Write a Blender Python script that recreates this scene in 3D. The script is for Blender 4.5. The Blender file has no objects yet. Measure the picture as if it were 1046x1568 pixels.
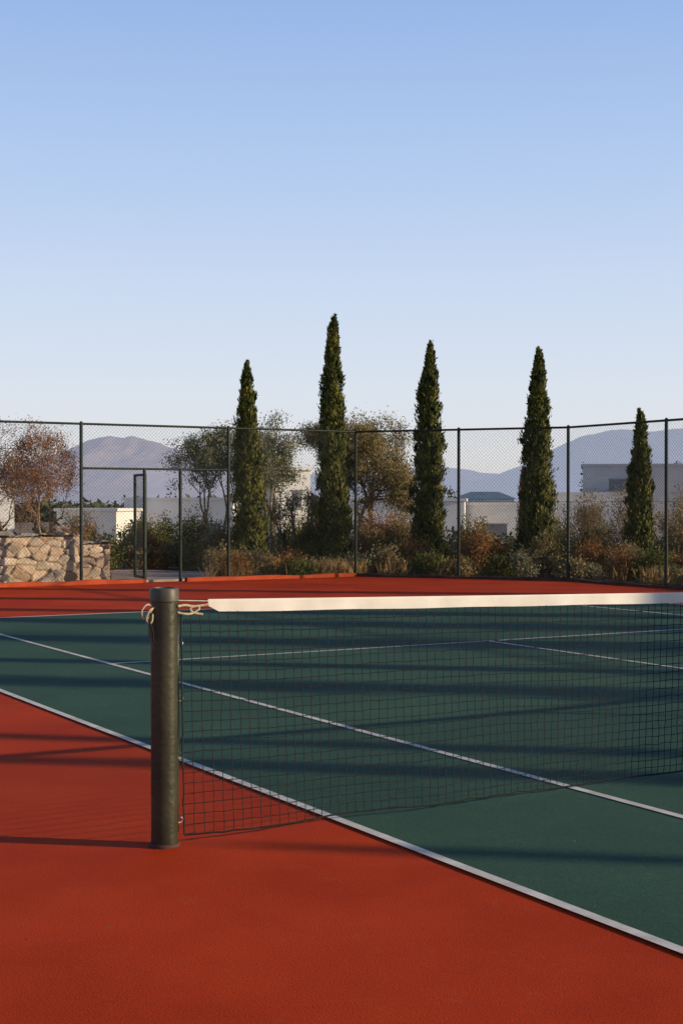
import bpy, math, random
import numpy as np
from mathutils import Vector
random.seed(7); RNG=np.random.default_rng(11)
scene=bpy.context.scene
COL=scene.collection

# ------------------------------------------------------------------ helpers
def mesh_obj(name, verts, faces, mat=None, parent=None, smooth=False):
    me=bpy.data.meshes.new(name)
    me.from_pydata([tuple(v) for v in verts],[],[tuple(f) for f in faces]); me.update()
    ob=bpy.data.objects.new(name,me); COL.objects.link(ob)
    if mat:
        for m in (mat if isinstance(mat,list) else [mat]): me.materials.append(m)
    if parent: ob.parent=parent
    if smooth: me.polygons.foreach_set('use_smooth',[True]*len(me.polygons))
    return ob
def np_mesh(name, V, F, mat, parent=None, smooth=False, mi=None):
    V=np.asarray(V,dtype=np.float32); F=np.asarray(F,dtype=np.int32)
    k=F.shape[1]
    me=bpy.data.meshes.new(name)
    me.vertices.add(len(V)); me.vertices.foreach_set('co',V.ravel())
    me.loops.add(F.size); me.loops.foreach_set('vertex_index',F.ravel())
    me.polygons.add(len(F)); me.polygons.foreach_set('loop_start',np.arange(0,F.size,k,dtype=np.int32))
    me.polygons.foreach_set('loop_total',np.full(len(F),k,dtype=np.int32))
    for m in (mat if isinstance(mat,list) else [mat]): me.materials.append(m)
    if mi is not None: me.polygons.foreach_set('material_index',np.asarray(mi,dtype=np.int32))
    me.polygons.foreach_set('use_smooth',np.full(len(F),smooth))
    me.update(calc_edges=True); me.validate()
    ob=bpy.data.objects.new(name,me); COL.objects.link(ob)
    if parent: ob.parent=parent
    return ob
def empty(name, loc=(0,0,0)):
    e=bpy.data.objects.new(name,None); e.empty_display_size=.2; e.location=loc; COL.objects.link(e); return e

def segs_mesh(S, sides=5):
    S=np.asarray(S,dtype=float); n=len(S)
    p0=S[:,0:3]; p1=S[:,3:6]; r0=S[:,6]; r1=S[:,7]
    d=p1-p0; d/= (np.linalg.norm(d,axis=1,keepdims=True)+1e-9)
    ref=np.where(np.abs(d[:,2:3])>.9,np.array([[1.,0,0]]),np.array([[0,0,1.]]))
    a=np.cross(d,ref); a/=np.linalg.norm(a,axis=1,keepdims=True)
    b=np.cross(d,a)
    ang=np.arange(sides)*2*math.pi/sides
    c=np.cos(ang)[None,:,None]; s=np.sin(ang)[None,:,None]
    ring=a[:,None,:]*c+b[:,None,:]*s
    v0=p0[:,None,:]+ring*r0[:,None,None]; v1=p1[:,None,:]+ring*r1[:,None,None]
    V=np.concatenate([v0,v1],axis=1).reshape(-1,3)
    base=(np.arange(n)*2*sides)[:,None]; i=np.arange(sides)[None,:]; j=(np.arange(sides)+1)%sides; j=j[None,:]
    F=np.stack([base+i,base+j,base+sides+j,base+sides+i],axis=2).reshape(-1,4)
    return V,F
def tube(name, pts, r, mat, parent=None, sides=10, res=6, closed=False):
    P=[Vector(p) for p in pts]; out=[]
    n=len(P)
    rng=range(n) if closed else range(n-1)
    for i in rng:
        if closed: a,b,c,d=P[(i-1)%n],P[i],P[(i+1)%n],P[(i+2)%n]
        else: a,b,c,d=P[max(i-1,0)],P[i],P[i+1],P[min(i+2,n-1)]
        for k in range(res):
            t=k/res
            out.append(.5*((2*b)+(c-a)*t+(2*a-5*b+4*c-d)*t*t+(3*b-a-3*c+d)*t**3))
    if not closed: out.append(P[-1])
    m=len(out); V=[];F=[]
    N=None
    for i,p in enumerate(out):
        if closed: T=(out[(i+1)%m]-out[i-1])
        else: T=(out[min(i+1,m-1)]-out[max(i-1,0)])
        T.normalize()
        if N is None:
            N=T.cross(Vector((0,0,1)) if abs(T.z)<.9 else Vector((1,0,0))).normalized()
        else:
            N=(N-T*N.dot(T)).normalized()
        B=T.cross(N)
        for k in range(sides):
            a=2*math.pi*k/sides; V.append(p+N*(math.cos(a)*r)+B*(math.sin(a)*r))
    L=m if closed else m-1
    for i in range(L):
        i2=(i+1)%m
        for k in range(sides):
            k2=(k+1)%sides
            F.append((i*sides+k,i*sides+k2,i2*sides+k2,i2*sides+k))
    if not closed:
        F.append(tuple(range(sides))[::-1]); F.append(tuple((m-1)*sides+k for k in range(sides)))
    return mesh_obj(name,V,F,mat,parent,True)
def lathe(name, prof, c, mat, parent=None, sides=48, smooth=True):
    V=[];F=[]
    for (r,z) in prof:
        for k in range(sides):
            a=2*math.pi*k/sides; V.append((c[0]+r*math.cos(a),c[1]+r*math.sin(a),c[2]+z))
    for i in range(len(prof)-1):
        for k in range(sides):
            k2=(k+1)%sides; F.append((i*sides+k,i*sides+k2,(i+1)*sides+k2,(i+1)*sides+k))
    F.append(tuple((len(prof)-1)*sides+k for k in range(sides)))
    ob=mesh_obj(name,V,F,mat,parent,smooth)
    if smooth:
        m=ob.modifiers.new('es','EDGE_SPLIT'); m.split_angle=math.radians(40)
    return ob
def hash2(ix,iy,s):
    h=np.sin(ix*127.1+iy*311.7+s*74.7)*43758.5453
    return h-np.floor(h)
def vnoise(x,y,s=0):
    ix=np.floor(x); iy=np.floor(y); fx=x-ix; fy=y-iy
    fx=fx*fx*(3-2*fx); fy=fy*fy*(3-2*fy)
    a=hash2(ix,iy,s); b=hash2(ix+1,iy,s); c=hash2(ix,iy+1,s); d=hash2(ix+1,iy+1,s)
    return a+(b-a)*fx+(c-a)*fy+(a-b-c+d)*fx*fy
def fbm(x,y,s=0,o=4):
    t=0;am=.5
    for k in range(o):
        t=t+am*vnoise(x*2**k,y*2**k,s+k*13); am*=.5
    return t

# ------------------------------------------------------------------ materials
def newmat(name):
    m=bpy.data.materials.new(name); m.use_nodes=True
    nt=m.node_tree; b=nt.nodes['Principled BSDF']; return m,nt,b
def mat_noise(name, c1, c2, scale=5, rough=.8, bump=0, bscale=80, detail=5, spec=.3, metal=0, lo=.35, hi=.65, bdist=.01):
    m,nt,b=newmat(name); N=nt.nodes; L=nt.links
    tc=N.new('ShaderNodeTexCoord'); no=N.new('ShaderNodeTexNoise'); no.inputs['Scale'].default_value=scale; no.inputs['Detail'].default_value=detail
    L.new(tc.outputs['Object'],no.inputs['Vector'])
    cr=N.new('ShaderNodeValToRGB'); cr.color_ramp.elements[0].position=lo; cr.color_ramp.elements[1].position=hi
    cr.color_ramp.elements[0].color=(*c1,1); cr.color_ramp.elements[1].color=(*c2,1)
    L.new(no.outputs['Fac'],cr.inputs['Fac']); L.new(cr.outputs['Color'],b.inputs['Base Color'])
    b.inputs['Roughness'].default_value=rough; b.inputs['Metallic'].default_value=metal
    b.inputs['Specular IOR Level'].default_value=spec
    if bump:
        n2=N.new('ShaderNodeTexNoise'); n2.inputs['Scale'].default_value=bscale; n2.inputs['Detail'].default_value=4
        L.new(tc.outputs['Object'],n2.inputs['Vector'])
        bp=N.new('ShaderNodeBump'); bp.inputs['Strength'].default_value=bump; bp.inputs['Distance'].default_value=bdist
        L.new(n2.outputs['Fac'],bp.inputs['Height']); L.new(bp.outputs['Normal'],b.inputs['Normal'])
    return m
def mat_leaf(name, cols, trans=.25, nscale=1.2):
    m,nt,b=newmat(name); N=nt.nodes; L=nt.links
    g=N.new('ShaderNodeNewGeometry'); tc=N.new('ShaderNodeTexCoord')
    no=N.new('ShaderNodeTexNoise'); no.inputs['Scale'].default_value=nscale; no.inputs['Detail'].default_value=3
    L.new(tc.outputs['Object'],no.inputs['Vector'])
    mx=N.new('ShaderNodeMath'); mx.operation='MULTIPLY_ADD'; mx.inputs[1].default_value=.55
    L.new(g.outputs['Random Per Island'],mx.inputs[0])
    m2=N.new('ShaderNodeMath'); m2.operation='MULTIPLY_ADD'; m2.inputs[1].default_value=1.3; m2.inputs[2].default_value=-.42
    L.new(no.outputs['Fac'],m2.inputs[0]); L.new(m2.outputs[0],mx.inputs[2])
    cr=N.new('ShaderNodeValToRGB'); e=cr.color_ramp.elements
    e[0].position=.05; e[0].color=(*cols[0],1); e[1].position=.95; e[1].color=(*cols[-1],1)
    for i,c in enumerate(cols[1:-1]):
        x=e.new(.05+.9*(i+1)/(len(cols)-1)); x.color=(*c,1)
    L.new(mx.outputs[0],cr.inputs['Fac']); L.new(cr.outputs['Color'],b.inputs['Base Color'])
    b.inputs['Roughness'].default_value=.65; b.inputs['Specular IOR Level'].default_value=.2
    tr=N.new('ShaderNodeBsdfTranslucent'); L.new(cr.outputs['Color'],tr.inputs['Color'])
    ms=N.new('ShaderNodeMixShader'); ms.inputs[0].default_value=trans
    L.new(b.outputs[0],ms.inputs[1]); L.new(tr.outputs[0],ms.inputs[2])
    L.new(ms.outputs[0],N['Material Output'].inputs['Surface'])
    return m
def court_mat(name, base, dark, light):
    m,nt,b=newmat(name); N=nt.nodes; L=nt.links
    tc=N.new('ShaderNodeTexCoord')
    n1=N.new('ShaderNodeTexNoise'); n1.inputs['Scale'].default_value=.8; n1.inputs['Detail'].default_value=7; n1.inputs['Roughness'].default_value=.62
    L.new(tc.outputs['Object'],n1.inputs['Vector'])
    cr=N.new('ShaderNodeValToRGB'); e=cr.color_ramp.elements
    e[0].position=.3; e[0].color=(*dark,1); e[1].position=.72; e[1].color=(*light,1); x=e.new(.5); x.color=(*base,1)
    L.new(n1.outputs['Fac'],cr.inputs['Fac'])
    n2=N.new('ShaderNodeTexNoise'); n2.inputs['Scale'].default_value=150; n2.inputs['Detail'].default_value=4
    L.new(tc.outputs['Object'],n2.inputs['Vector'])
    mr=N.new('ShaderNodeMapRange'); mr.inputs[1].default_value=.3; mr.inputs[2].default_value=.7; mr.inputs[3].default_value=.68; mr.inputs[4].default_value=1.3
    L.new(n2.outputs['Fac'],mr.inputs[0])
    mm=N.new('ShaderNodeMix'); mm.data_type='RGBA'; mm.blend_type='MULTIPLY'; mm.inputs[0].default_value=1
    L.new(cr.outputs['Color'],mm.inputs[6]); L.new(mr.outputs[0],mm.inputs[7])
    n3=N.new('ShaderNodeTexNoise'); n3.inputs['Scale'].default_value=14; n3.inputs['Detail'].default_value=8; n3.inputs['Distortion'].default_value=1.5
    L.new(tc.outputs['Object'],n3.inputs['Vector'])
    m3=N.new('ShaderNodeMapRange'); m3.inputs[1].default_value=.58; m3.inputs[2].default_value=.8; m3.inputs[3].default_value=0; m3.inputs[4].default_value=.14
    L.new(n3.outputs['Fac'],m3.inputs[0])
    m4=N.new('ShaderNodeMix'); m4.data_type='RGBA'; m4.inputs[7].default_value=(.32,.2,.12,1)
    L.new(m3.outputs[0],m4.inputs[0]); L.new(mm.outputs[2],m4.inputs[6])
    L.new(m4.outputs[2],b.inputs['Base Color'])
    b.inputs['Roughness'].default_value=.8; b.inputs['Specular IOR Level'].default_value=.1
    bp=N.new('ShaderNodeBump'); bp.inputs['Strength'].default_value=.6; bp.inputs['Distance'].default_value=.002
    L.new(n2.outputs['Fac'],bp.inputs['Height']); L.new(bp.outputs['Normal'],b.inputs['Normal'])
    return m
M_red=court_mat('court_red_acrylic',(.53,.046,.005),(.43,.033,.004),(.61,.062,.008))
M_green=court_mat('court_green_acrylic',(.048,.112,.08),(.038,.094,.067),(.058,.13,.093))
M_line=mat_noise('line_paint',(.58,.56,.53),(.82,.8,.77),scale=9,rough=.7)
M_ground=mat_noise('dry_soil',(.2,.14,.09),(.36,.26,.18),scale=.6,rough=.95,bump=.6,bscale=6,bdist=.05)
M_path=mat_noise('gravel_path',(.42,.31,.24),(.6,.45,.36),scale=6,rough=.95,bump=.6,bscale=30,bdist=.02)
M_kerb=mat_noise('kerb_paint',(.4,.06,.018),(.52,.09,.03),scale=4,rough=.8,bump=.3,bscale=40)
M_kerbd=mat_noise('kerb_concrete',(.05,.03,.025),(.1,.05,.04),scale=4,rough=.9,bump=.3,bscale=40)
M_post=mat_noise('post_paint',(.026,.028,.016),(.046,.047,.027),scale=5,rough=.38,bump=.25,bscale=40,spec=.4)
M_cap=mat_noise('cap_metal',(.05,.05,.035),(.085,.08,.06),scale=20,rough=.5,spec=.5)
M_steel=mat_noise('zinc_steel',(.35,.33,.3),(.5,.47,.42),scale=30,rough=.4,metal=.8)
M_cord=mat_noise('net_cord',(.008,.009,.01),(.018,.019,.019),scale=30,rough=.8)
M_band=mat_noise('band_canvas',(.7,.68,.64),(.82,.8,.76),scale=6,rough=.9,bump=.35,bscale=180,bdist=.003)
M_rope=mat_noise('rope',(.32,.27,.18),(.52,.46,.34),scale=60,rough=.9,bump=.5,bscale=200,bdist=.003)
M_fence=mat_noise('fence_green_paint',(.012,.022,.018),(.025,.038,.03),scale=10,rough=.55)
M_wire=mat_noise('fence_wire',(.03,.04,.035),(.05,.06,.05),scale=10,rough=.6)
M_bark=mat_noise('bark',(.2,.14,.09),(.4,.29,.19),scale=9,rough=.95,bump=.8,bscale=20,bdist=.03)
M_twig=mat_noise('twigs',(.22,.14,.09),(.36,.24,.15),scale=9,rough=.95)
L_cyp=mat_leaf('cypress_foliage',[(.012,.022,.006),(.05,.065,.014),(.135,.14,.03),(.25,.21,.055)],.08,3.2)
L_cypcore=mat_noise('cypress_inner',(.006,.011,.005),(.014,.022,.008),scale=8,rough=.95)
L_dry=mat_leaf('cypress_dry',[(.12,.05,.025),(.22,.1,.05)],.2)
L_olive=mat_leaf('olive_leaves',[(.06,.08,.05),(.14,.16,.09),(.25,.25,.15),(.36,.33,.22)],.25,2.)
L_olive2=mat_leaf('olive_leaves_warm',[(.06,.06,.025),(.17,.145,.06),(.31,.24,.1),(.43,.33,.17)],.25,2.)
L_redl=mat_leaf('autumn_leaves',[(.2,.085,.04),(.38,.18,.09),(.5,.28,.15)],.35)
L_green=mat_leaf('shrub_green',[(.03,.045,.01),(.11,.13,.028),(.26,.25,.06)],.25,2.)
L_oran=mat_leaf('shrub_rust',[(.15,.075,.025),(.33,.17,.06),(.46,.26,.1)],.3,2.)
L_grey=mat_leaf('shrub_grey',[(.12,.1,.055),(.29,.23,.115),(.46,.37,.2)],.3,2.)
L_grass=mat_leaf('dry_grass',[(.2,.13,.055),(.4,.27,.11),(.52,.36,.18)],.3)
L_far=mat_leaf('far_foliage',[(.05,.065,.04),(.12,.13,.07)],.1,.3)

# ------------------------------------------------------------------ frame of the court
Dp=np.array([.005,6.357]); U=np.array([.8633,.5047]); Vv=np.array([-.5047,.8633])
def W(a,b,z=0.):
    p=Dp+U*a+Vv*b; return (float(p[0]),float(p[1]),float(z))
C1=W(11.07,18.4); 
def tocourt(x,y):
    d=np.array([x,y])-Dp; return float(d@U),float(d@Vv)
C2c=tocourt(4.17,26.2)
UR=C2c[0]; UL=-5.0; VN=-18.4; VF=18.4
poly=[(UL,VN),(UR,VN),(UR,C2c[1]),(11.07,VF),(UL,VF)]

tc_=empty('tennis_court')
def slab(name,pts,z,th,mat):
    n=len(pts); V=[W(a,b,z) for a,b in pts]+[W(a,b,z-th) for a,b in pts]
    F=[tuple(range(n))]+[(i,i+n,(i+1)%n+n,(i+1)%n) for i in range(n)]
    return mesh_obj(name,V,F,mat,tc_)
slab('red_surround',poly,0,.12,M_red)
slab('green_playing_area',[(0,-11.885),(10.97,-11.885),(10.97,11.885),(0,11.885)],.004,.004,M_green)
LV=[];LF=[]
def line(a0,b0,a1,b1):
    k=len(LV); LV.extend([W(a0,b0,.008),W(a1,b0,.008),W(a1,b1,.008),W(a0,b1,.008)]); LF.append((k,k+1,k+2,k+3))
w=.025
yb=11.885
line(-w,-yb,w,yb); line(10.97-w,-yb,10.97+w,yb)
for s in(-1,1):
    b0,b1=sorted([s*(yb-.08),s*yb]); line(w,b0,10.97-w,b1)
for a in(1.37,9.6): line(a-w,-yb+.08,a+w,yb-.08)
for s in(-1,1):
    line(1.37+w,s*6.4-w,9.6-w,s*6.4+w)
line(5.485-w,-6.4+w,5.485+w,6.4-w)
for s in(-1,1):
    b0,b1=sorted([s*(yb-.2),s*(yb-.08)]); line(5.485-w,b0,5.485+w,b1)
mesh_obj('white_lines',LV,LF,M_line,tc_)
kerb=empty('court_kerb')
def kerbseg(name,p,q,mat,h=.07,wd=.12,off=0.14):
    p=np.array(p[:2]);q=np.array(q[:2]);d=(q-p)/np.linalg.norm(q-p); n=np.array([d[1],-d[0]])
    L=np.linalg.norm(q-p); k=max(2,int(L/.35)); V=[];F=[]
    for i in range(k+1):
        c=p+d*L*i/k; jz=.012*math.sin(i*1.7)+.008*random.uniform(-1,1); jn=.012*random.uniform(-1,1)
        for (o,z) in((off+jn,-.1),(off+jn,h+jz),(off+wd+jn,h+jz),(off+wd+jn,-.1)):
            pp=c-n*o; V.append((pp[0],pp[1],z))
    for i in range(k):
        for j in range(4):
            F.append((i*4+j,i*4+(j+1)%4,(i+1)*4+(j+1)%4,(i+1)*4+j))
    mesh_obj(name,V,F,mat,kerb)
cor=[W(a,b) for a,b in poly]
kerbseg('kerb_far',cor[4],W(6.6,VF),M_kerb,off=-.2)
kerbseg('kerb_far_b',W(7.4,VF),cor[3],M_kerb,off=-.2)
kerbseg('kerb_corner',cor[3],cor[2],M_kerbd,off=-.2,h=.05)
kerbseg('kerb_side',cor[2],cor[1],M_kerbd,off=-.2,h=.05)

# ------------------------------------------------------------------ fence
fence=empty('chain_link_fence')
wires=[];rails=[]
Hf=2.82
def panel(p,q,z0,z1,sp=.066,r=.0018):
    p=np.array(p[:2]);q=np.array(q[:2]);L=np.linalg.norm(q-p); d=(q-p)/L; H=z1-z0
    c=-H
    while c<L:
        za=max(0,-c); zb=min(H,L-c)
        if zb>za:
            a=p+d*(c+za); b=p+d*(c+zb); wires.append((a[0],a[1],z0+za,b[0],b[1],z0+zb,r,r))
        za=max(0,c+H-L); zb=min(H,c+H)
        if zb>za:
            a=p+d*(c+H-za); b=p+d*(c+H-zb); wires.append((a[0],a[1],z0+za,b[0],b[1],z0+zb,r,r))
        c+=sp
def rail(p,q,z,r=.021,z2=None):
    rails.append((p[0],p[1],z,q[0],q[1],z if z2 is None else z2,r,r))
def fpost(p,h=Hf,r=.03):
    rails.append((p[0],p[1],-.05,p[0],p[1],h+.02,r,r)); rails.append((p[0],p[1],h+.02,p[0],p[1],h+.045,r*1.1,r*.4))
def run(p,q,n):
    p=np.array(p[:2]);q=np.array(q[:2])
    for i in range(n):
        a=p+(q-p)*i/n;b=p+(q-p)*(i+1)/n
        fpost(a); panel(a,b,.04,Hf-.02); rail(a,b,Hf)
        rail(a,b,.05,.004); rail(a,b,1.45,.003)
run(W(UL,VF),W(5.46,VF),4)
A=W(5.46,VF);G1=W(6.65,VF);G2=W(7.35,VF);B=W(8.32,VF)
fpost(A);rail(A,B,Hf);rail(A,B,2.04,.02);panel(A,B,2.05,Hf-.02);panel(A,G1,.04,2.03);panel(G2,B,.04,2.03)
for g in(G1,G2): rails.append((g[0],g[1],-.05,g[0],g[1],2.04,.03,.03))
run(B,W(11.07,VF),1)
run(C1,(4.17,26.2),2)
run((4.17,26.2),W(UR,VN),13)
run(W(UR,VN),W(UL,VN),7)
run(W(UL,VN),W(UL,VF),14)
V,F=segs_mesh(rails,10); np_mesh('posts_and_rails',V,F,M_fence,fence,True)
V,F=segs_mesh(wires,3); np_mesh('wire_mesh',V,F,M_wire,fence)
gate=empty('fence_gate'); wires=[];rails=[]
g0=np.array(W(6.68,VF+.04)[:2]); gd=Vv*.97+U*.12; gd/=np.linalg.norm(gd); g1=g0+gd*.7
for g in(g0,g1): rails.append((g[0],g[1],.06,g[0],g[1],1.96,.028,.028))
for z in(.08,1.94): rail(g0,g1,z,.024)
V,F=segs_mesh(rails,10); np_mesh('gate_frame',V,F,M_fence,gate,True)
panel(g0,g1,.08,1.94); V,F=segs_mesh(wires,3); np_mesh('gate_mesh',V,F,M_wire,gate)

# ------------------------------------------------------------------ net posts
def make_post(a,sgn):
    e=empty('net_post'); c=W(a,0,0)
    lathe('tube',[(.0555,0),(.0555,1.03),(.050,1.035)],c,M_post,e)
    lathe('cap',[(.0555,1.018),(.0605,1.022),(.0605,1.066),(.057,1.074),(.046,1.077),(.044,1.070),(.02,1.069)],c,M_cap,e)
    lathe('ground_sleeve',[(.064,.001),(.064,.01),(.061,.014),(.056,.015)],c,M_kerbd,e)
    nd=U*sgn
    bx=np.array(c[:2])+nd*.06
    tube('lacing_bar',[(bx[0],bx[1],.05),(bx[0],bx[1],.4),(bx[0],bx[1],1.0)],.0055,M_post,e,8,2)
    for i,z in enumerate((.09,.36,.6,.83)):
        o=np.array(c[:2])+nd*.052
        P=[o,o+nd*.02,o+nd*.03,o+nd*.022]
        tube('hook_%d'%(i+1),[(P[0][0],P[0][1],z),(P[1][0],P[1][1],z),(P[2][0],P[2][1],z+.011),(P[3][0],P[3][1],z+.022)],.0045,M_steel,e,8,4)
    o=np.array(c[:2])-nd*.05
    def box(name,cen,hx,hy,hz,mat):
        V=[];
        for sx in(-1,1):
            for sy in(-1,1):
                for sz in(-1,1):
                    p=np.array(cen[:2])+nd*hx*sx+Vv*hy*sy; V.append((p[0],p[1],cen[2]+hz*sz))
        F=[(0,1,3,2),(4,6,7,5),(0,4,5,1),(2,3,7,6),(0,2,6,4),(1,5,7,3)]
        ob=mesh_obj(name,V,F,mat,e); m=ob.modifiers.new('b','BEVEL'); m.width=.003; m.segments=2
    box('winder_box',(o[0],o[1],.93),.014,.02,.055,M_post)
    box('outer_slot_cover',(o[0],o[1],.52),.007,.012,.3,M_post)
    return e,c,nd
p1,c1,nd1=make_post(-.86,1)
p2,c2,nd2=make_post(10.97+.86,-1)

rope=empty('tie_rope')
cc=np.array(c1[:2])
def off(a,b,z):
    p=cc+U*a-Vv*b; return (p[0],p[1],z)
tube('rope_loop_big',[off(-.055,.01,1.0),off(-.085,.02,1.01),off(-.108,.02,.985),off(-.102,.02,.955),off(-.08,.02,.955),off(-.066,.02,.985),off(-.05,.02,1.0)],.004,M_rope,rope,8,6)
tube('rope_loop_small',[off(-.058,.02,.995),off(-.08,.035,.985),off(-.092,.03,.955),off(-.083,.03,.935),off(-.068,.03,.94),off(-.06,.02,.97)],.004,M_rope,rope,8,6)
tube('rope_tail',[off(-.07,.03,.975),off(-.08,.035,.94),off(-.066,.035,.9),off(-.062,.03,.86)],.004,M_cord,rope,8,6)
tube('rope_to_net',[off(.04,.045,1.0),off(.08,.03,1.003),off(.13,.012,.995),off(.2,.006,1.0)],.0055,M_rope,rope,8,6)
tube('rope_to_net_lower',[off(.04,.04,.975),off(.09,.03,.965),off(.13,.015,.97),off(.155,.01,.985),off(.14,.012,.996),off(.11,.014,.985),off(.13,.013,.968),off(.17,.01,.96)],.005,M_rope,rope,8,6)
tube('net_cable',[off(.045,0,1.022),off(.12,0,1.018),off(.22,0,1.013)],.004,M_steel,rope,8,3)

# ------------------------------------------------------------------ net
net=empty('tennis_net')
Ltot=12.69; half=Ltot/2
def ztop(s):
    k=abs(1-s/half); return .914+.113*k**1.3
def wob(s,f):
    t=1-f
    return .045*t*math.sin(s*1.35+.6)+.015*t*math.sin(s*5.1)
def zbot(s): return .036+.008*math.sin(s*1.9)+.004*math.sin(s*7.7+1)
def npnt(s,f):
    zt=ztop(s)-.051; zb=zbot(s); z=zb+(zt-zb)*f
    return W(-.86+s,-wob(s,f),z+ (0.012*math.sin(s*4+f*3)*(1-f)*f*2))
s0=.075; s1=Ltot-.075
nc=int((s1-s0)/.044); nr=22
segs=[]
S=np.linspace(s0,s1,nc+1)
G=[[np.array(npnt(s,j/nr))+(RNG.normal(0,.0016,3) if j<nr else 0) for j in range(nr+1)] for s in S]
for i in range(nc+1):
    for j in range(nr):
        a=G[i][j];b=G[i][j+1]; segs.append((*a,*b,.0017,.0017))
        if i<nc and j>0: b2=G[i+1][j]; segs.append((*a,*b2,.0017,.0017))
    if i<nc:
        a=G[i][0]; b=G[i+1][0]; segs.append((*a,*b,.004,.004))
for side in (0,nc):
    for j in range(nr): a=G[side][j];b=G[side][j+1]; segs.append((*a,*b,.0035,.0035))
V,F=segs_mesh(segs,4); np_mesh('net_mesh',V,F,M_cord,net)
bs=np.linspace(.2,Ltot-.2,500); V=[];F=[]
prof=[(-.0035,-.054),(-.0042,-.03),(-.0045,-.008),(-.002,0),(.002,0),(.0045,-.008),(.0042,-.03),(.0035,-.054)]
for i,s in enumerate(bs):
    wr=.0015*math.sin(s*23)+.0012*math.sin(s*41+1)+.0015*math.sin(s*7.3)
    ends=min(1,.55+(s-.2)*9,.55+(Ltot-.2-s)*9)
    for (o,z) in prof:
        zz=z*ends+.0012*math.sin(s*9)*(1 if z<-.04 else 0)
        V.append(W(-.86+s,o+wr*(abs(z)/.056),ztop(s)+zz))
n=len(prof)
for i in range(len(bs)-1):
    for j in range(n):
        F.append((i*n+j,i*n+(j+1)%n,(i+1)*n+(j+1)%n,(i+1)*n+j))
F.append(tuple(range(n))); F.append(tuple((len(bs)-1)*n+j for j in range(n))[::-1])
mesh_obj('head_band',V,F,M_band,net,False)
V=[];F=[]
for (o) in(-.012,.012):
    for a in(-.025,.025):
        for z in(.01,.925): V.append(W(5.485+a,o,z))
F=[(0,1,3,2),(4,6,7,5),(1,5,7,3)]
mesh_obj('centre_strap',V,F,M_band,net)

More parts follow.
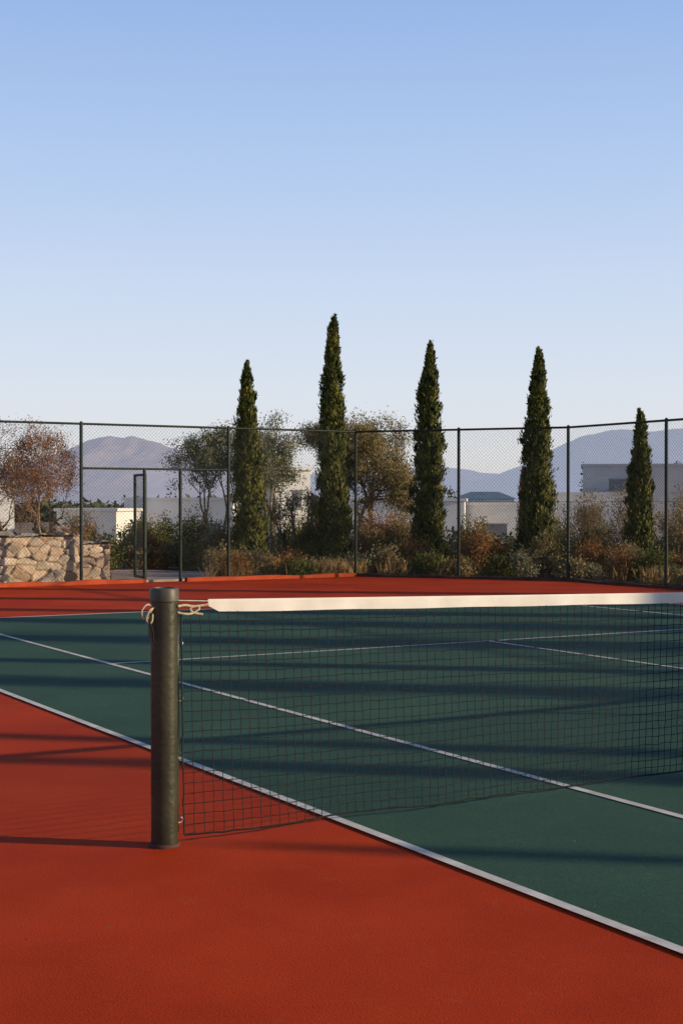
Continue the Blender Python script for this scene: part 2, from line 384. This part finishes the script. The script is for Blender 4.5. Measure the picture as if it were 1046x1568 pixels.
# ------------------------------------------------------------------ foliage generators
def leaf_quads(C,D,size,wid,Nrm=None,nj=.6):
    n=len(C); D=D/(np.linalg.norm(D,axis=1,keepdims=True)+1e-9)
    R=RNG.normal(size=(n,3))
    if Nrm is not None: R=Nrm/(np.linalg.norm(Nrm,axis=1,keepdims=True)+1e-9)+R*nj
    Wd=np.cross(D,R); Wd/=np.linalg.norm(Wd,axis=1,keepdims=True)+1e-9
    size=size[:,None]; 
    a=C; b=C+D*size*.5+Wd*size*wid*.5; c=C+D*size; d=C+D*size*.5-Wd*size*wid*.5
    V=np.stack([a,b,c,d],axis=1).reshape(-1,3); F=np.arange(4*n).reshape(n,4)
    return V,F
def cypress(x,y,h,R,n=16000,mat=None,z0=0,seed=0,name='cypress_tree'):
    e=empty(name,(x,y,z0)); mat=mat or L_cyp
    def prof(t):
        t=np.clip(t,0,1)
        return R*np.minimum(1,.8+t*1.4)*np.power(np.clip(1-t**3.4,0,1),.7)*(1-.45*t)
    bend=lambda t:(.045*np.sin(t*4+seed)*h*.14, .05*np.cos(t*2+seed)*h*.1)
    def lobf(th,t):
        a=fbm(np.cos(th)*1.6+seed*7,np.sin(th)*1.6+t*h*1.5+seed*3,seed,2)
        b=fbm(np.cos(th)*3.2+seed,np.sin(th)*3.2+t*h*4.2,seed+5,2)
        return .14+1.15*a+.88*b
    t=RNG.random(n)**1.05; th=RNG.random(n)*2*math.pi
    K2=int(26*h); tt_=RNG.random(K2)*.97; ta=RNG.random(K2)*2*math.pi; nt_=int(n*.4); pick=RNG.integers(0,K2,nt_)
    t[:nt_]=np.clip(tt_[pick]+RNG.normal(0,.055,nt_)/h,0,1); th[:nt_]=ta[pick]+RNG.normal(0,.16,nt_)
    rr=prof(t)*lobf(th,t)*(.5+.5*np.sqrt(RNG.random(n)))
    out=1.0+.28*RNG.random(K2); rr[:nt_]=prof(t[:nt_])*lobf(th[:nt_],t[:nt_])*out[pick]*(.8+.22*RNG.random(nt_))
    stray=RNG.random(n)<.05; rr=np.where(stray,rr*1.2,rr)
    bx,by=bend(t)
    C=np.stack([rr*np.cos(th)+bx,rr*np.sin(th)+by,.1+t*(h-.26)],axis=1)
    D=np.stack([np.cos(th)*.3,np.sin(th)*.3,np.ones(n)*1.1],axis=1)+RNG.normal(0,.3,(n,3))
    Nn=np.stack([np.cos(th),np.sin(th),np.full(n,.15)],axis=1)
    sz=RNG.uniform(.05,.13,n)
    m=140; tt=RNG.random(m); C2=np.stack([RNG.normal(0,.018,m)+bend(1.)[0]+.03*tt*math.sin(seed),RNG.normal(0,.018,m)+bend(1.)[1],h-.3+tt*.24],axis=1)
    C=np.concatenate([C,C2]); D=np.concatenate([D,np.array([0,0,1.])+RNG.normal(0,.25,(m,3))]); sz=np.concatenate([sz,np.full(m,.07)]); Nn=np.concatenate([Nn,RNG.normal(0,1,(m,3))])
    V,F=leaf_quads(C,D,sz,.36,Nn,.4)
    np_mesh('foliage',V,F,mat,e)
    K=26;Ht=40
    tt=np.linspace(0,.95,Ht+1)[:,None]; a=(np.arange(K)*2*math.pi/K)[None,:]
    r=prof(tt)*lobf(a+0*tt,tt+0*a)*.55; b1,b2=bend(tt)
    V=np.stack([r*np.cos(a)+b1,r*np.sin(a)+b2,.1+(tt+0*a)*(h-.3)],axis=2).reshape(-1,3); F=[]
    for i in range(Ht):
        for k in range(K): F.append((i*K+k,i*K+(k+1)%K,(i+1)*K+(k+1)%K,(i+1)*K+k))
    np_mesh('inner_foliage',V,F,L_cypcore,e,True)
    Vt,Ft=segs_mesh([(0,0,-.1,0,0,.5,.06,.05)],8); np_mesh('trunk',Vt,Ft,M_bark,e,True)
    return e
def grow(segs,tips,p,d,L,r,depth,spread,up,rnd,minr=.004):
    k=3 if depth>1 else 2
    q=p.copy()
    for i in range(k):
        d=d+Vector((rnd.gauss(0,.16),rnd.gauss(0,.16),rnd.gauss(0,.1)+up*.08)); d.normalize()
        nq=q+d*(L/k); r2=r*.9
        segs.append((*q,*nq,r,r2)); q=nq; r=r2
        if depth<=1: tips.append(tuple(q))
    if depth==0: return
    for c in range(rnd.choice((2,3,3))):
        ax=Vector((rnd.gauss(0,1),rnd.gauss(0,1),rnd.gauss(0,.6))).normalized()
        nd=(d+ax*spread).normalized()
        grow(segs,tips,q,nd,L*rnd.uniform(.62,.85),max(minr,r*.66),depth-1,spread,up,rnd,minr)
def tree(name,x,y,h,spreadw,mat,leaves=14000,leafsize=(.04,.08),depth=5,trunks=1,seed=1,z0=0,bark=None,clump=.13,trunkr=.09,lean=0.2,up=.5,spread=.75,wid=.4,cut=.28,wexp=1.5,fill=0,fz=.68,fh=.29):
    rnd=random.Random(seed); e=empty(name,(x,y,z0)); segs=[];tips=[]
    for t in range(trunks):
        d=Vector((rnd.uniform(-1,1)*lean*(1+trunks*.4),rnd.uniform(-1,1)*lean,1)).normalized()
        grow(segs,tips,Vector((rnd.uniform(-.1,.1)*trunks,rnd.uniform(-.05,.05),-.05)),d,h*.27,trunkr,depth,spread,up,rnd)
    S=np.array(segs); T=np.array(tips)
    zt=T[:,2].max(); sx=spreadw/np.percentile(np.abs(T[:,0]),96); sy=spreadw/np.percentile(np.abs(T[:,1]),96); szz=(h-.08)/zt
    for c in(0,3): S[:,c]*=sx;S[:,c+1]*=sy;S[:,c+2]*=szz
    T=T*np.array([sx,sy,szz]); T=T[T[:,2]>h*cut] if depth>3 else T
    extra=[]
    if fill:
        d=RNG.normal(0,1,(fill,3)); d/=np.linalg.norm(d,axis=1,keepdims=True); rr=RNG.random((fill,1))**.45
        E=d*rr*np.array([spreadw*.95,spreadw*.95,h*fh])*(.8+.35*RNG.random((fill,1)))+np.array([0,0,h*fz])
        for p in E:
            q_=T[np.argmin(((T-p)**2).sum(1))]; extra.append((*q_,*p,.009,.004))
        T=np.concatenate([T]+[E]*max(1,len(T)//(2*fill)))
    V,F=segs_mesh(np.concatenate([S,np.array(extra)]) if extra else S,6); np_mesh('trunk_and_branches',V,F,bark or M_bark,e,True)
    if leaves:
        wgt=RNG.random(len(T))**wexp; wgt/=wgt.sum(); idx=RNG.choice(len(T),leaves,p=wgt)
        C=T[idx]+RNG.normal(0,clump,(leaves,3))*np.array([1,1,.75])
        D=RNG.normal(0,1,(leaves,3))+np.array([0,0,.4])
        cen=np.array([0,0,h*.6]); V,F=leaf_quads(C,D,RNG.uniform(*leafsize,leaves),wid,(C-T[idx])/clump+(C-cen)/spreadw,.5); np_mesh('leaves',V,F,mat,e)
    return e
def shrub(x,y,wd,h,mat,n=2500,z0=0,ls=(.04,.09),name='shrub',seed=0,twigs=30,dens=.16,updir=.6):
    rnd=random.Random(seed*31+5); e=empty(name,(x,y,z0)); segs=[];cl=[]
    for i in range(twigs):
        a=rnd.uniform(0,2*math.pi); rr=wd*math.sqrt(rnd.random()); hh=h*math.sqrt(max(.05,1-(rr/wd)**2))*rnd.uniform(.55,1.0)
        t=(rr*math.cos(a),rr*math.sin(a),hh); m=(t[0]*.35,t[1]*.35,hh*.5)
        segs.append((0,0,-.03,*m,.012,.008)); segs.append((*m,*t,.008,.003)); cl.append(t); cl.append(tuple(np.array(m)*.4+np.array(t)*.6)); 
        if rnd.random()<.6: cl.append((t[0]*.9,t[1]*.9,hh*.35))
        for q in range(2):
            t2=(t[0]+rnd.gauss(0,.1),t[1]+rnd.gauss(0,.1),t[2]+rnd.uniform(-.05,.16)); segs.append((*[(u*.7+v*.3) for u,v in zip(t,m)],*t2,.004,.0015))
    V,F=segs_mesh(segs,4); np_mesh('stems',V,F,M_twig,e)
    T=np.array(cl); idx=RNG.integers(0,len(T),n); sc=dens*max(.5,wd)
    O=RNG.normal(0,1,(n,3)); C=T[idx]+O*sc*np.array([1,1,.8]); C[:,2]=np.abs(C[:,2])
    D=RNG.normal(0,1,(n,3))+np.array([0,0,updir])
    V,F=leaf_quads(C,D,RNG.uniform(*ls,n),.45,O+(C-np.array([0,0,h*.3]))/wd*.8,.5); np_mesh('leaves',V,F,mat,e)
    return e

cyps=[(-1.97,30,4.46,.37),(-.15,30.5,5.5,.41),(1.91,31,5.0,.41),(4.13,30,4.75,.40),(6.08,29,3.38,.32)]
for i,(x,y,h,R) in enumerate(cyps): cypress(x,y,h,R,n=int(3800*h),seed=i+1)
cypress(7.62,60,4.3,.3,n=3000,mat=L_dry,z0=-1.3,seed=9)
EL=math.radians(14); SH=.16
for i,(c,Y0,h,R) in enumerate([(17,7.65,5.6,.3),(17.5,8.4,5.6,.22),(16.5,11.0,6.8,.55),(15.8,12.4,6.8,.24),(15.5,14.5,7.4,.9),(14.5,16.7,6.6,.75),(13.6,18.4,6.4,.4),(12.2,20.5,6,.35),(11,22.8,5.6,.35),(18,5.85,4.7,.12)]):
    cypress(c,Y0-SH*c,h,R,n=7000,seed=20+i)

tree('olive_tree',-3.3,36,3.55,.9,L_olive,16000,seed=3,clump=.11,trunks=2,trunkr=.06,fill=30,fz=.72,fh=.24)
tree('olive_tree',-1.65,33.5,3.55,.75,L_olive,19000,seed=8,clump=.12,trunks=2,trunkr=.08,fill=34)
tree('olive_tree',-.75,36,3.7,.65,L_olive2,13000,seed=12,clump=.12,trunks=1,trunkr=.07,cut=.66,fill=26,fz=.83,fh=.16)
tree('olive_tree',.55,35,3.65,1.05,L_olive2,52000,seed=5,clump=.14,trunks=2,trunkr=.1,wexp=.6,fill=100,fz=.66,fh=.33)
tree('olive_tree',-1.0,31.6,2.0,.6,L_olive2,2200,seed=15,clump=.1,trunks=3,trunkr=.085,lean=.5,cut=.5)
tree('autumn_tree',-6.5,30.5,3.15,.9,L_redl,13000,leafsize=(.03,.06),seed=21,clump=.12,trunks=3,trunkr=.045,depth=6,bark=M_twig,fill=34,fz=.7)
tree('autumn_tree',-7.6,31.5,3.3,.9,L_redl,12000,leafsize=(.03,.06),seed=22,clump=.12,trunks=3,trunkr=.045,depth=6,bark=M_twig,fill=30,fz=.7)

# undergrowth outside the fence
rnd=random.Random(4)
mats=[L_green,L_green,L_green,L_oran,L_grey,L_olive,L_olive2,L_grey]
k=0
for row,(dd,hh) in enumerate([(.75,.42),(2.3,.65),(4.6,.85),(7.5,.9)]):
    a=(8.8,9.0,7.6,5.4)[row]
    pts=[np.array(W(a,VF+dd)[:2]),np.array(W(11.2+dd*.4,VF+dd)[:2]),np.array([4.25+dd*.75,26.4+dd*.66]),np.array(W(UR+dd,9)[:2])]
    for p,q in zip(pts[:-1],pts[1:]):
        L=np.linalg.norm(q-p); s=0
        while s<L:
            c=p+(q-p)*s/L; m=rnd.choice(mats); wd=rnd.uniform(.26,.48)*(1+.1*row); h=hh*rnd.uniform(.5,1.45)
            if c[0]<9.5:
                shrub(c[0]+rnd.uniform(-.2,.2),c[1]+rnd.uniform(-.25,.35),wd,h,m,n=int(2400*wd/.45),seed=k,ls=(.03,.08)); k+=1
            s+=rnd.uniform(.5,.95)
shrub(2.72,28.9,.38,1.0,L_oran,3600,seed=101,ls=(.03,.07)); shrub(3.1,29.3,.3,.85,L_oran,2500,seed=102)
shrub(-4.1,30.5,.35,.75,L_oran,2500,seed=103); shrub(-5.7,29.5,.5,1.1,L_redl,3000,seed=104,ls=(.03,.06))
for i,(x,y,wd,h,m) in enumerate([(5.3,31,.75,1.8,L_grey),(6.6,32.5,.8,1.9,L_grey),(7.2,30,.7,1.85,L_grey),(8.3,31,.8,2.1,L_olive2),(-3.3,32,.8,1.35,L_green),(-4.6,33,.7,1.1,L_green),(.9,33,.7,1.3,L_redl),(1.4,32.5,.5,1.2,L_grey),(-.6,31.5,.5,1.1,L_green),(-2.6,31,.5,1.0,L_grey)]):
    shrub(x,y,wd,h,m,5500,seed=120+i,twigs=60,dens=.13,ls=(.03,.08))
n=11000
t=RNG.random(n); 
pa=np.array(W(7.6,VF)[:2]);pb=np.array(C1[:2]);pc=np.array([4.17,26.2]);pd=np.array(W(UR,6)[:2])
side=RNG.integers(0,3,n); base=np.where((side==0)[:,None],pa+(pb-pa)*t[:,None],np.where((side==1)[:,None],pb+(pc-pb)*t[:,None],pc+(pd-pc)*t[:,None]))
cl_=fbm(base[:,0]*2.2,base[:,1]*2.2,3,3); base=base+np.abs(RNG.normal(0,1.0,(n,1)))*np.array([[.25,.95]])+np.array([0.15,.3])
keep=cl_>.46; base=base[keep]; n=len(base)
C=np.column_stack([base,np.full(n,-.06)]); D=RNG.normal(0,.42,(n,3))+np.array([0,0,1.])
V,F=leaf_quads(C,D,RNG.uniform(.1,.46,n),.06); np_mesh('dry_grass',V,F,L_grass)

# ------------------------------------------------------------------ stone wall (rubble)
def stone_wall():
    L=10.5; Dth=.45; Hh=.85
    V=[];F=[];st=.02
    def grid(o,a,b,la,lb,nrm):
        na=int(la/st);nb=int(lb/st);k=len(V)
        for i in range(na+1):
            for j in range(nb+1): V.append(np.array(o)+np.array(a)*la*i/na+np.array(b)*lb*j/nb)
        for i in range(na):
            for j in range(nb): F.append((k+i*(nb+1)+j,k+(i+1)*(nb+1)+j,k+(i+1)*(nb+1)+j+1,k+i*(nb+1)+j+1))
        return [nrm]*((na+1)*(nb+1))
    N=[]
    N+=grid((0,0,-.1),(1,0,0),(0,0,1),L,Hh+.1,(0,-1,0))
    N+=grid((0,0,Hh),(1,0,0),(0,1,0),L,Dth,(0,0,1))
    N+=grid((L,0,-.1),(0,1,0),(0,0,1),Dth,Hh+.1,(1,0,0))
    P=np.array(V); N=np.array(N,dtype=float)
    seeds=[]
    nx=int(L/.25)
    for i in range(nx+1):
        for j in range(8):
            for kk in range(2):
                if RNG.random()<.8: seeds.append((i*.25+RNG.uniform(-.14,.14)+(j%2)*.12,kk*.3+RNG.uniform(-.06,.06),j*.14+RNG.uniform(-.07,.07)))
    Sd=np.array(seeds); sc=np.array([1,1,1.5])
    f1=np.empty(len(P));f2=np.empty(len(P));ci=np.empty(len(P),int)
    for s in range(0,len(P),2000):
        d=np.linalg.norm((P[s:s+2000,None,:]-Sd[None])*sc,axis=2); o=np.argpartition(d,1,axis=1)[:,:2]
        dd=np.take_along_axis(d,o,1); r=np.argsort(dd,axis=1); dd=np.take_along_axis(dd,r,1); o=np.take_along_axis(o,r,1)
        f1[s:s+2000]=dd[:,0];f2[s:s+2000]=dd[:,1];ci[s:s+2000]=o[:,0]
    e=np.clip((f2-f1)/.028,0,1); e=e*e*(3-2*e)
    hs=RNG.random(len(Sd)); prot=.02+.035*hs[ci]
    tl=RNG.normal(0,.24,(len(Sd),3)); dv=P-Sd[ci]
    disp=e*(prot+(dv*tl[ci]).sum(1)*.8)+ .02*(fbm(P[:,0]*14,P[:,2]*14+P[:,1]*9,2,3)-.5)
    P2=P+N*disp[:,None]
    topf=np.clip((P[:,2])/Hh,0,1); drop=.05*fbm(P[:,0]*1.2,P[:,0]*0,5,2)+np.where(P[:,0]>L-.55,.16,0)+.03*np.sin(P[:,0]*.9)
    P2[:,2]-=topf**2*drop; 
    P2[:,0]+=.02*(vnoise(P[:,1]*9,P[:,2]*9)-.5)
    org=np.array(W(6.35-L,VF+.95)[:2])
    Wp=np.column_stack([org[0]+U[0]*P2[:,0]+Vv[0]*P2[:,1],org[1]+U[1]*P2[:,0]+Vv[1]*P2[:,1],P2[:,2]])
    m,nt,b=newmat('rubble_stone'); NN=nt.nodes;LL=nt.links
    at=NN.new('ShaderNodeAttribute'); at.attribute_name='stone'
    tc=NN.new('ShaderNodeTexCoord'); no=NN.new('ShaderNodeTexNoise'); no.inputs['Scale'].default_value=9; no.inputs['Detail'].default_value=8; LL.new(tc.outputs['Object'],no.inputs['Vector'])
    mr=NN.new('ShaderNodeMapRange'); mr.inputs[1].default_value=.3;mr.inputs[2].default_value=.7;mr.inputs[3].default_value=.7;mr.inputs[4].default_value=1.15; LL.new(no.outputs['Fac'],mr.inputs[0])
    mx=NN.new('ShaderNodeMix');mx.data_type='RGBA';mx.blend_type='MULTIPLY';mx.inputs[0].default_value=1
    LL.new(at.outputs['Color'],mx.inputs[6]);LL.new(mr.outputs[0],mx.inputs[7]);LL.new(mx.outputs[2],b.inputs['Base Color']); b.inputs['Roughness'].default_value=.95
    ob=np_mesh('stone_wall',Wp,F,m,None,True)
    ca=ob.data.color_attributes.new('stone','FLOAT_COLOR','POINT')
    pal=np.array([[.62,.46,.33],[.68,.55,.42],[.55,.38,.25],[.72,.59,.46],[.57,.46,.36]])
    pc_=pal[RNG.integers(0,5,len(Sd))]*RNG.uniform(.8,1.1,(len(Sd),1)); cc_=pc_[ci]*e[:,None]+np.array([.24,.14,.085])*(1-e[:,None])
    ca.data.foreach_set('color',np.column_stack([cc_,np.ones(len(cc_))]).astype(np.float32).ravel())
stone_wall()

# ------------------------------------------------------------------ ground
xs=np.unique(np.concatenate([np.linspace(-60,60,121),np.linspace(-400,400,41),np.array([-12000,-8000,-4000,-2000,-1000,1000,2000,4000,8000,12000])]))
ys=np.unique(np.concatenate([np.linspace(-30,80,111),np.linspace(80,500,30),np.array([-6000,-2000,-500,-100,-60,800,1200,2000,3500,6000,9000,14000])]))
X,Y=np.meshgrid(xs,ys,indexing='ij')
def gz(X,Y):
    t=np.clip((Y-34)/22,0,1); t=t*t*(3-2*t)
    a=(X-Dp[0])*U[0]+(Y-Dp[1])*U[1]; b=(X-Dp[0])*Vv[0]+(Y-Dp[1])*Vv[1]
    inside=(a>UL-1)&(a<UR+1)&(b>VN-1)&(b<VF+1)
    bump=.1*(fbm(X*.35,Y*.35,7,3)-.5)
    return np.where(inside,-.09,-.05+bump)-1.5*t
Z=gz(X,Y)
V=np.column_stack([X.ravel(),Y.ravel(),Z.ravel()]); ny=len(ys)
I,J=np.meshgrid(np.arange(len(xs)-1),np.arange(ny-1),indexing='ij'); b=(I*ny+J).ravel()
F=np.column_stack([b,b+ny,b+ny+1,b+1]); np_mesh('ground',V,F,M_ground,None,True)
P=[W(5.6,18.75),W(9.2,18.75),W(9.2,21.2),W(7.4,23.6),W(3.5,25.5),W(-2,27),W(-2,25.2),W(2.6,23.6),W(5.2,21.6),W(5.7,20)]
mesh_obj('gravel_path',[(p[0],p[1],.02) for p in P]+[(p[0],p[1],-.2) for p in P],[tuple(range(10))]+[(i,i+10,(i+1)%10+10,(i+1)%10) for i in range(10)],M_path)

# ------------------------------------------------------------------ buildings
M_wh=mat_noise('white_render',(.68,.67,.66),(.78,.77,.75),scale=.8,rough=.9)
M_gr=mat_noise('grey_render',(.42,.42,.46),(.5,.5,.53),scale=.8,rough=.9)
M_gl=mat_noise('window_glass',(.12,.13,.15),(.17,.18,.2),scale=3,rough=.2,spec=.5)
M_fr=mat_noise('window_frame',(.25,.24,.23),(.3,.29,.28),scale=3,rough=.6)
M_rf=mat_noise('roof_blue',(.13,.2,.28),(.18,.26,.34),scale=2,rough=.6)
def house(name,x0,x1,y,zb,zt,dep,rot,mat,wins=(),roof='flat'):
    e=empty(name,((x0+x1)/2,y,0)); e.rotation_euler=(0,0,math.radians(rot)); w_=(x1-x0)
    def bx(nm,ax,bx_,ay,by,az,bz,m):
        V=[(x,yy,z) for x in(ax,bx_) for yy in(ay,by) for z in(az,bz)]
        ob=mesh_obj(nm,V,[(0,1,3,2),(4,6,7,5),(0,4,5,1),(2,3,7,6),(0,2,6,4),(1,5,7,3)],m,e); return ob
    bx('walls',-w_/2,w_/2,0,dep,zb,zt,mat)
    bx('roof_parapet',-w_/2-.12,w_/2+.12,-.12,dep+.12,zt+.002,zt+.16,mat)
    if roof=='hip':
        V=[(-w_/2-.3,-.3,zt+.165),(w_/2+.3,-.3,zt+.165),(w_/2+.3,dep+.3,zt+.165),(-w_/2-.3,dep+.3,zt+.165),(-w_/4,dep/2,zt+.62),(w_/4,dep/2,zt+.62)]
        mesh_obj('roof',V,[(0,1,5,4),(1,2,5),(2,3,4,5),(3,0,4),(3,2,1,0)],M_rf,e)
    for i,(wx,wz,ww,wh) in enumerate(wins):
        bx('window_%d'%(i+1),wx-ww/2,wx+ww/2,-.03,-.004,wz-wh/2,wz+wh/2,M_gl)
        bx('window_%d_sill'%(i+1),wx-ww/2-.08,wx+ww/2+.08,-.1,-.004,wz-wh/2-.09,wz-wh/2-.004,M_fr)
        bx('window_%d_head'%(i+1),wx-ww/2-.05,wx+ww/2+.05,-.06,-.004,wz+wh/2+.004,wz+wh/2+.06,M_fr)
    return e
zg=-1.6
house('white_house',-11.6,-5.6,75,zg,1.55,6,-12,M_wh,[(-2,-.1,1.0,.8),(1.6,-.1,1.0,.8)])
house('white_house',-14.5,-11.3,72,zg,1.0,5,-12,M_wh,[(0,-.2,1.0,.8)])
house('white_house',.4,6.2,72,zg,1.5,6,-5.5,M_wh,[(-1.6,-.1,1.1,.8)])
house('white_house',6.3,10.4,78,zg,1.3,6,-7,M_wh,[(0,-.1,1.4,.7)])
house('white_house',-2.95,-1.3,62,zg,2.85,4,22,M_wh,[(.2,1.6,.4,.7)])
house('white_house',-20,-15.2,66,zg,2.3,5,20,M_wh,[(1,.9,1,1.1),(-1,.9,1,1.1)])
house('blue_roof_pavilion',6.9,10.3,86,zg,1.5,4,-7,M_wh,[(-.8,.3,.9,.9),(.8,.3,.9,.9)],roof='hip')
house('grey_house',15.3,24,90,zg,3.75,8,-10,M_gr,[(-2,2.6,1.4,.6)])
house('grey_house',12.2,17,84,zg,1.9,6,-10,M_wh,[(0,.6,1.4,.8)])
def mass(name,lst,mat,n=1500,ls=(.2,.45)):
    V=[];F=[];k=0
    for (x,y,w_,h) in lst:
        d=RNG.normal(0,1,(n,3)); d/=np.linalg.norm(d,axis=1,keepdims=True); d[:,2]=np.abs(d[:,2])
        lob=.7+.5*fbm(d[:,0]*2+x,d[:,1]*2+d[:,2]*2+x,int(abs(x))%7,3)
        C=d*lob[:,None]*(RNG.random((n,1))**.4)*np.array([w_*.8,w_*.7,h+1.6])+np.array([x,y,-1.6])
        v,f=leaf_quads(C,RNG.normal(0,1,(n,3)),RNG.uniform(*ls,n),.6,C-np.array([x,y,-1.6]),.6); V.append(v);F.append(f+k);k+=len(v)
    np_mesh(name,np.concatenate(V),np.concatenate(F),mat)
mass('distant_trees',[(x,rnd.uniform(52,68),rnd.uniform(1.2,2.2),rnd.uniform(0,.7)) for x in np.linspace(-22,24,30)],L_far,1100,(.12,.3))
mass('background_bushes',[(5.9,77,.8,2.5),(3.6,80,1.3,2.2),(17,98,1.2,4.9),(23,98,1.5,4.9),(-10,85,1.8,2.4),(-5.5,82,1.8,2.4),(-13,88,1.8,2.3)],L_far,1100,(.12,.3))
mass('distant_treeline',[(x,rnd.uniform(180,320),rnd.uniform(6,14),rnd.uniform(1.,2.6)) for x in np.linspace(-110,110,60)],L_far,350,(.8,1.8))

# ------------------------------------------------------------------ mountains
def mountain(name,prof,dist,depth,mat,seed,rough=.16):
    k=np.array([(x-523)/2178 for x,_ in prof]); tn=np.array([(770-y)/2178 for _,y in prof])
    na,nd=420,90
    kk=np.linspace(k[0],k[-1],na); ph=np.interp(kk,k,tn); 
    ker=np.hanning(15); ker/=ker.sum(); ph=np.convolve(np.pad(ph,7,mode='edge'),ker,'valid')
    t=np.linspace(0,1,nd); A,T=np.meshgrid(kk,t,indexing='ij'); Hh=np.repeat(ph[:,None],nd,1)*dist
    cr=np.where(T<.62,(T/.62)**1.25,1-((T-.62)/.38)**1.5)
    X=A*dist; Yd=dist+(T-.62)*depth
    n1=fbm(X/(dist*.035)+9,T*2.2+seed,seed,5); rid=1-np.abs(2*n1/.97-1)
    n2=fbm(X/(dist*.01)+T*2,T*6,seed+3,4)
    Z=Hh*cr*(1-rough*(1-rid)*(1-.75*(np.abs(T-.62)<.03))*2.0*np.clip(1-cr*.45,0,1))+Hh*.06*(n2-.5)*np.clip(cr*3,0,1)
    Z=Z-3
    V=np.column_stack([X.ravel(),Yd.ravel(),Z.ravel()]); I,J=np.meshgrid(np.arange(na-1),np.arange(nd-1),indexing='ij'); b=(I*nd+J).ravel()
    np_mesh(name,V,np.column_stack([b,b+nd,b+nd+1,b+1]),mat,None,True)
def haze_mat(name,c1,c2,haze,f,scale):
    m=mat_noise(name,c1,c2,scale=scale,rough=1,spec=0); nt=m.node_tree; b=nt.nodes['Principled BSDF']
    em=nt.nodes.new('ShaderNodeEmission'); em.inputs[0].default_value=(*haze,1); em.inputs[1].default_value=1  # even glow mixed into the mountain surface to imitate airlight
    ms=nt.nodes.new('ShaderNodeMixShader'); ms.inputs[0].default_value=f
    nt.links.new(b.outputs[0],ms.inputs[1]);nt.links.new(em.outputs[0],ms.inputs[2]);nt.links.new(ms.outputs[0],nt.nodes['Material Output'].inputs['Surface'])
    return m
MM1=haze_mat('mountain_near_haze_glow',(.17,.12,.1),(.32,.23,.18),(.43,.45,.58),.68,.006)
MM2=haze_mat('mountain_far_haze_glow',(.14,.12,.11),(.2,.17,.16),(.43,.48,.63),.8,.003)
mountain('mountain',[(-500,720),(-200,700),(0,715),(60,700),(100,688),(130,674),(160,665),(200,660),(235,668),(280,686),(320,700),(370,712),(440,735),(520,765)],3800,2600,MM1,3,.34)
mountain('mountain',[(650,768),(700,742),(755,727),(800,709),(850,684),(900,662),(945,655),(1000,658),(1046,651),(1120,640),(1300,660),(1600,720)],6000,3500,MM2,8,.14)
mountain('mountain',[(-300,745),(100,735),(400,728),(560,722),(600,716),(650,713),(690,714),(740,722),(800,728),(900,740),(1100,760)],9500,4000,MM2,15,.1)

n=160
C=np.column_stack([RNG.uniform(-3,3,n),RNG.uniform(3.2,12,n),np.full(n,.012)]); D=RNG.normal(0,1,(n,3))*np.array([1,1,.12])
V,F=leaf_quads(C,D,RNG.uniform(.006,.016,n),.5); V[:,2]=np.maximum(V[:,2],.0095); np_mesh('fallen_leaves',V,F,L_grass)

# ------------------------------------------------------------------ light
q=math.hypot(1,SH); sd=Vector((math.cos(EL)/q,-SH*math.cos(EL)/q,math.sin(EL))).normalized()
sl=bpy.data.lights.new('sun','SUN'); sl.energy=5; sl.angle=math.radians(.5); sl.color=(1,.8,.52)
so=bpy.data.objects.new('sun',sl); so.rotation_euler=sd.to_track_quat('Z','Y').to_euler(); so.location=(30,-4,8); COL.objects.link(so)
wd=bpy.data.worlds.new('World'); scene.world=wd; wd.use_nodes=True; nt=wd.node_tree
bg=nt.nodes['Background']; sk=nt.nodes.new('ShaderNodeTexSky'); sk.sky_type='NISHITA'; sk.sun_disc=False
sk.sun_elevation=EL; sk.sun_rotation=math.atan2(sd.x,sd.y); sk.air_density=1.0; sk.dust_density=.6; sk.ozone_density=1.5
ST=.13
tcw=nt.nodes.new('ShaderNodeTexCoord'); sx=nt.nodes.new('ShaderNodeSeparateXYZ'); nt.links.new(tcw.outputs['Generated'],sx.inputs[0])
cr=nt.nodes.new('ShaderNodeValToRGB'); cr.color_ramp.interpolation='LINEAR'
stops=[(0,(.77,.74,.74)),(.03,(.79,.79,.82)),(.08,(.73,.79,.89)),(.14,(.64,.74,.92)),(.22,(.49,.64,.91)),(.34,(.32,.49,.85)),(.44,(.085,.15,.32)),(1,(.02,.035,.09))]
e=cr.color_ramp.elements
e[0].position=0; e[0].color=(*stops[0][1],1); e[1].position=1; e[1].color=(*stops[-1][1],1)
for p,c in stops[1:-1]:
    x=e.new(p); x.color=(*c,1)
nt.links.new(sx.outputs['Z'],cr.inputs['Fac'])
sc=nt.nodes.new('ShaderNodeVectorMath'); sc.operation='SCALE'; sc.inputs['Scale'].default_value=1.0/ST
nt.links.new(cr.outputs['Color'],sc.inputs[0])
mx=nt.nodes.new('ShaderNodeMix'); mx.data_type='RGBA'; mx.inputs[0].default_value=.9
nt.links.new(sk.outputs[0],mx.inputs[6]); nt.links.new(sc.outputs[0],mx.inputs[7])
nt.links.new(mx.outputs[2],bg.inputs['Color']); bg.inputs['Strength'].default_value=ST
# ------------------------------------------------------------------ camera
cam=bpy.data.cameras.new('camera'); co=bpy.data.objects.new('camera',cam); COL.objects.link(co)
cam.sensor_fit='VERTICAL'; cam.sensor_height=36; cam.lens=50; cam.clip_end=30000; cam.clip_start=.05
co.location=(0,0,1.43); co.rotation_euler=(math.radians(90-.368),0,0)
scene.camera=co
scene.view_settings.view_transform='Standard'; scene.view_settings.look='None'; scene.view_settings.exposure=0
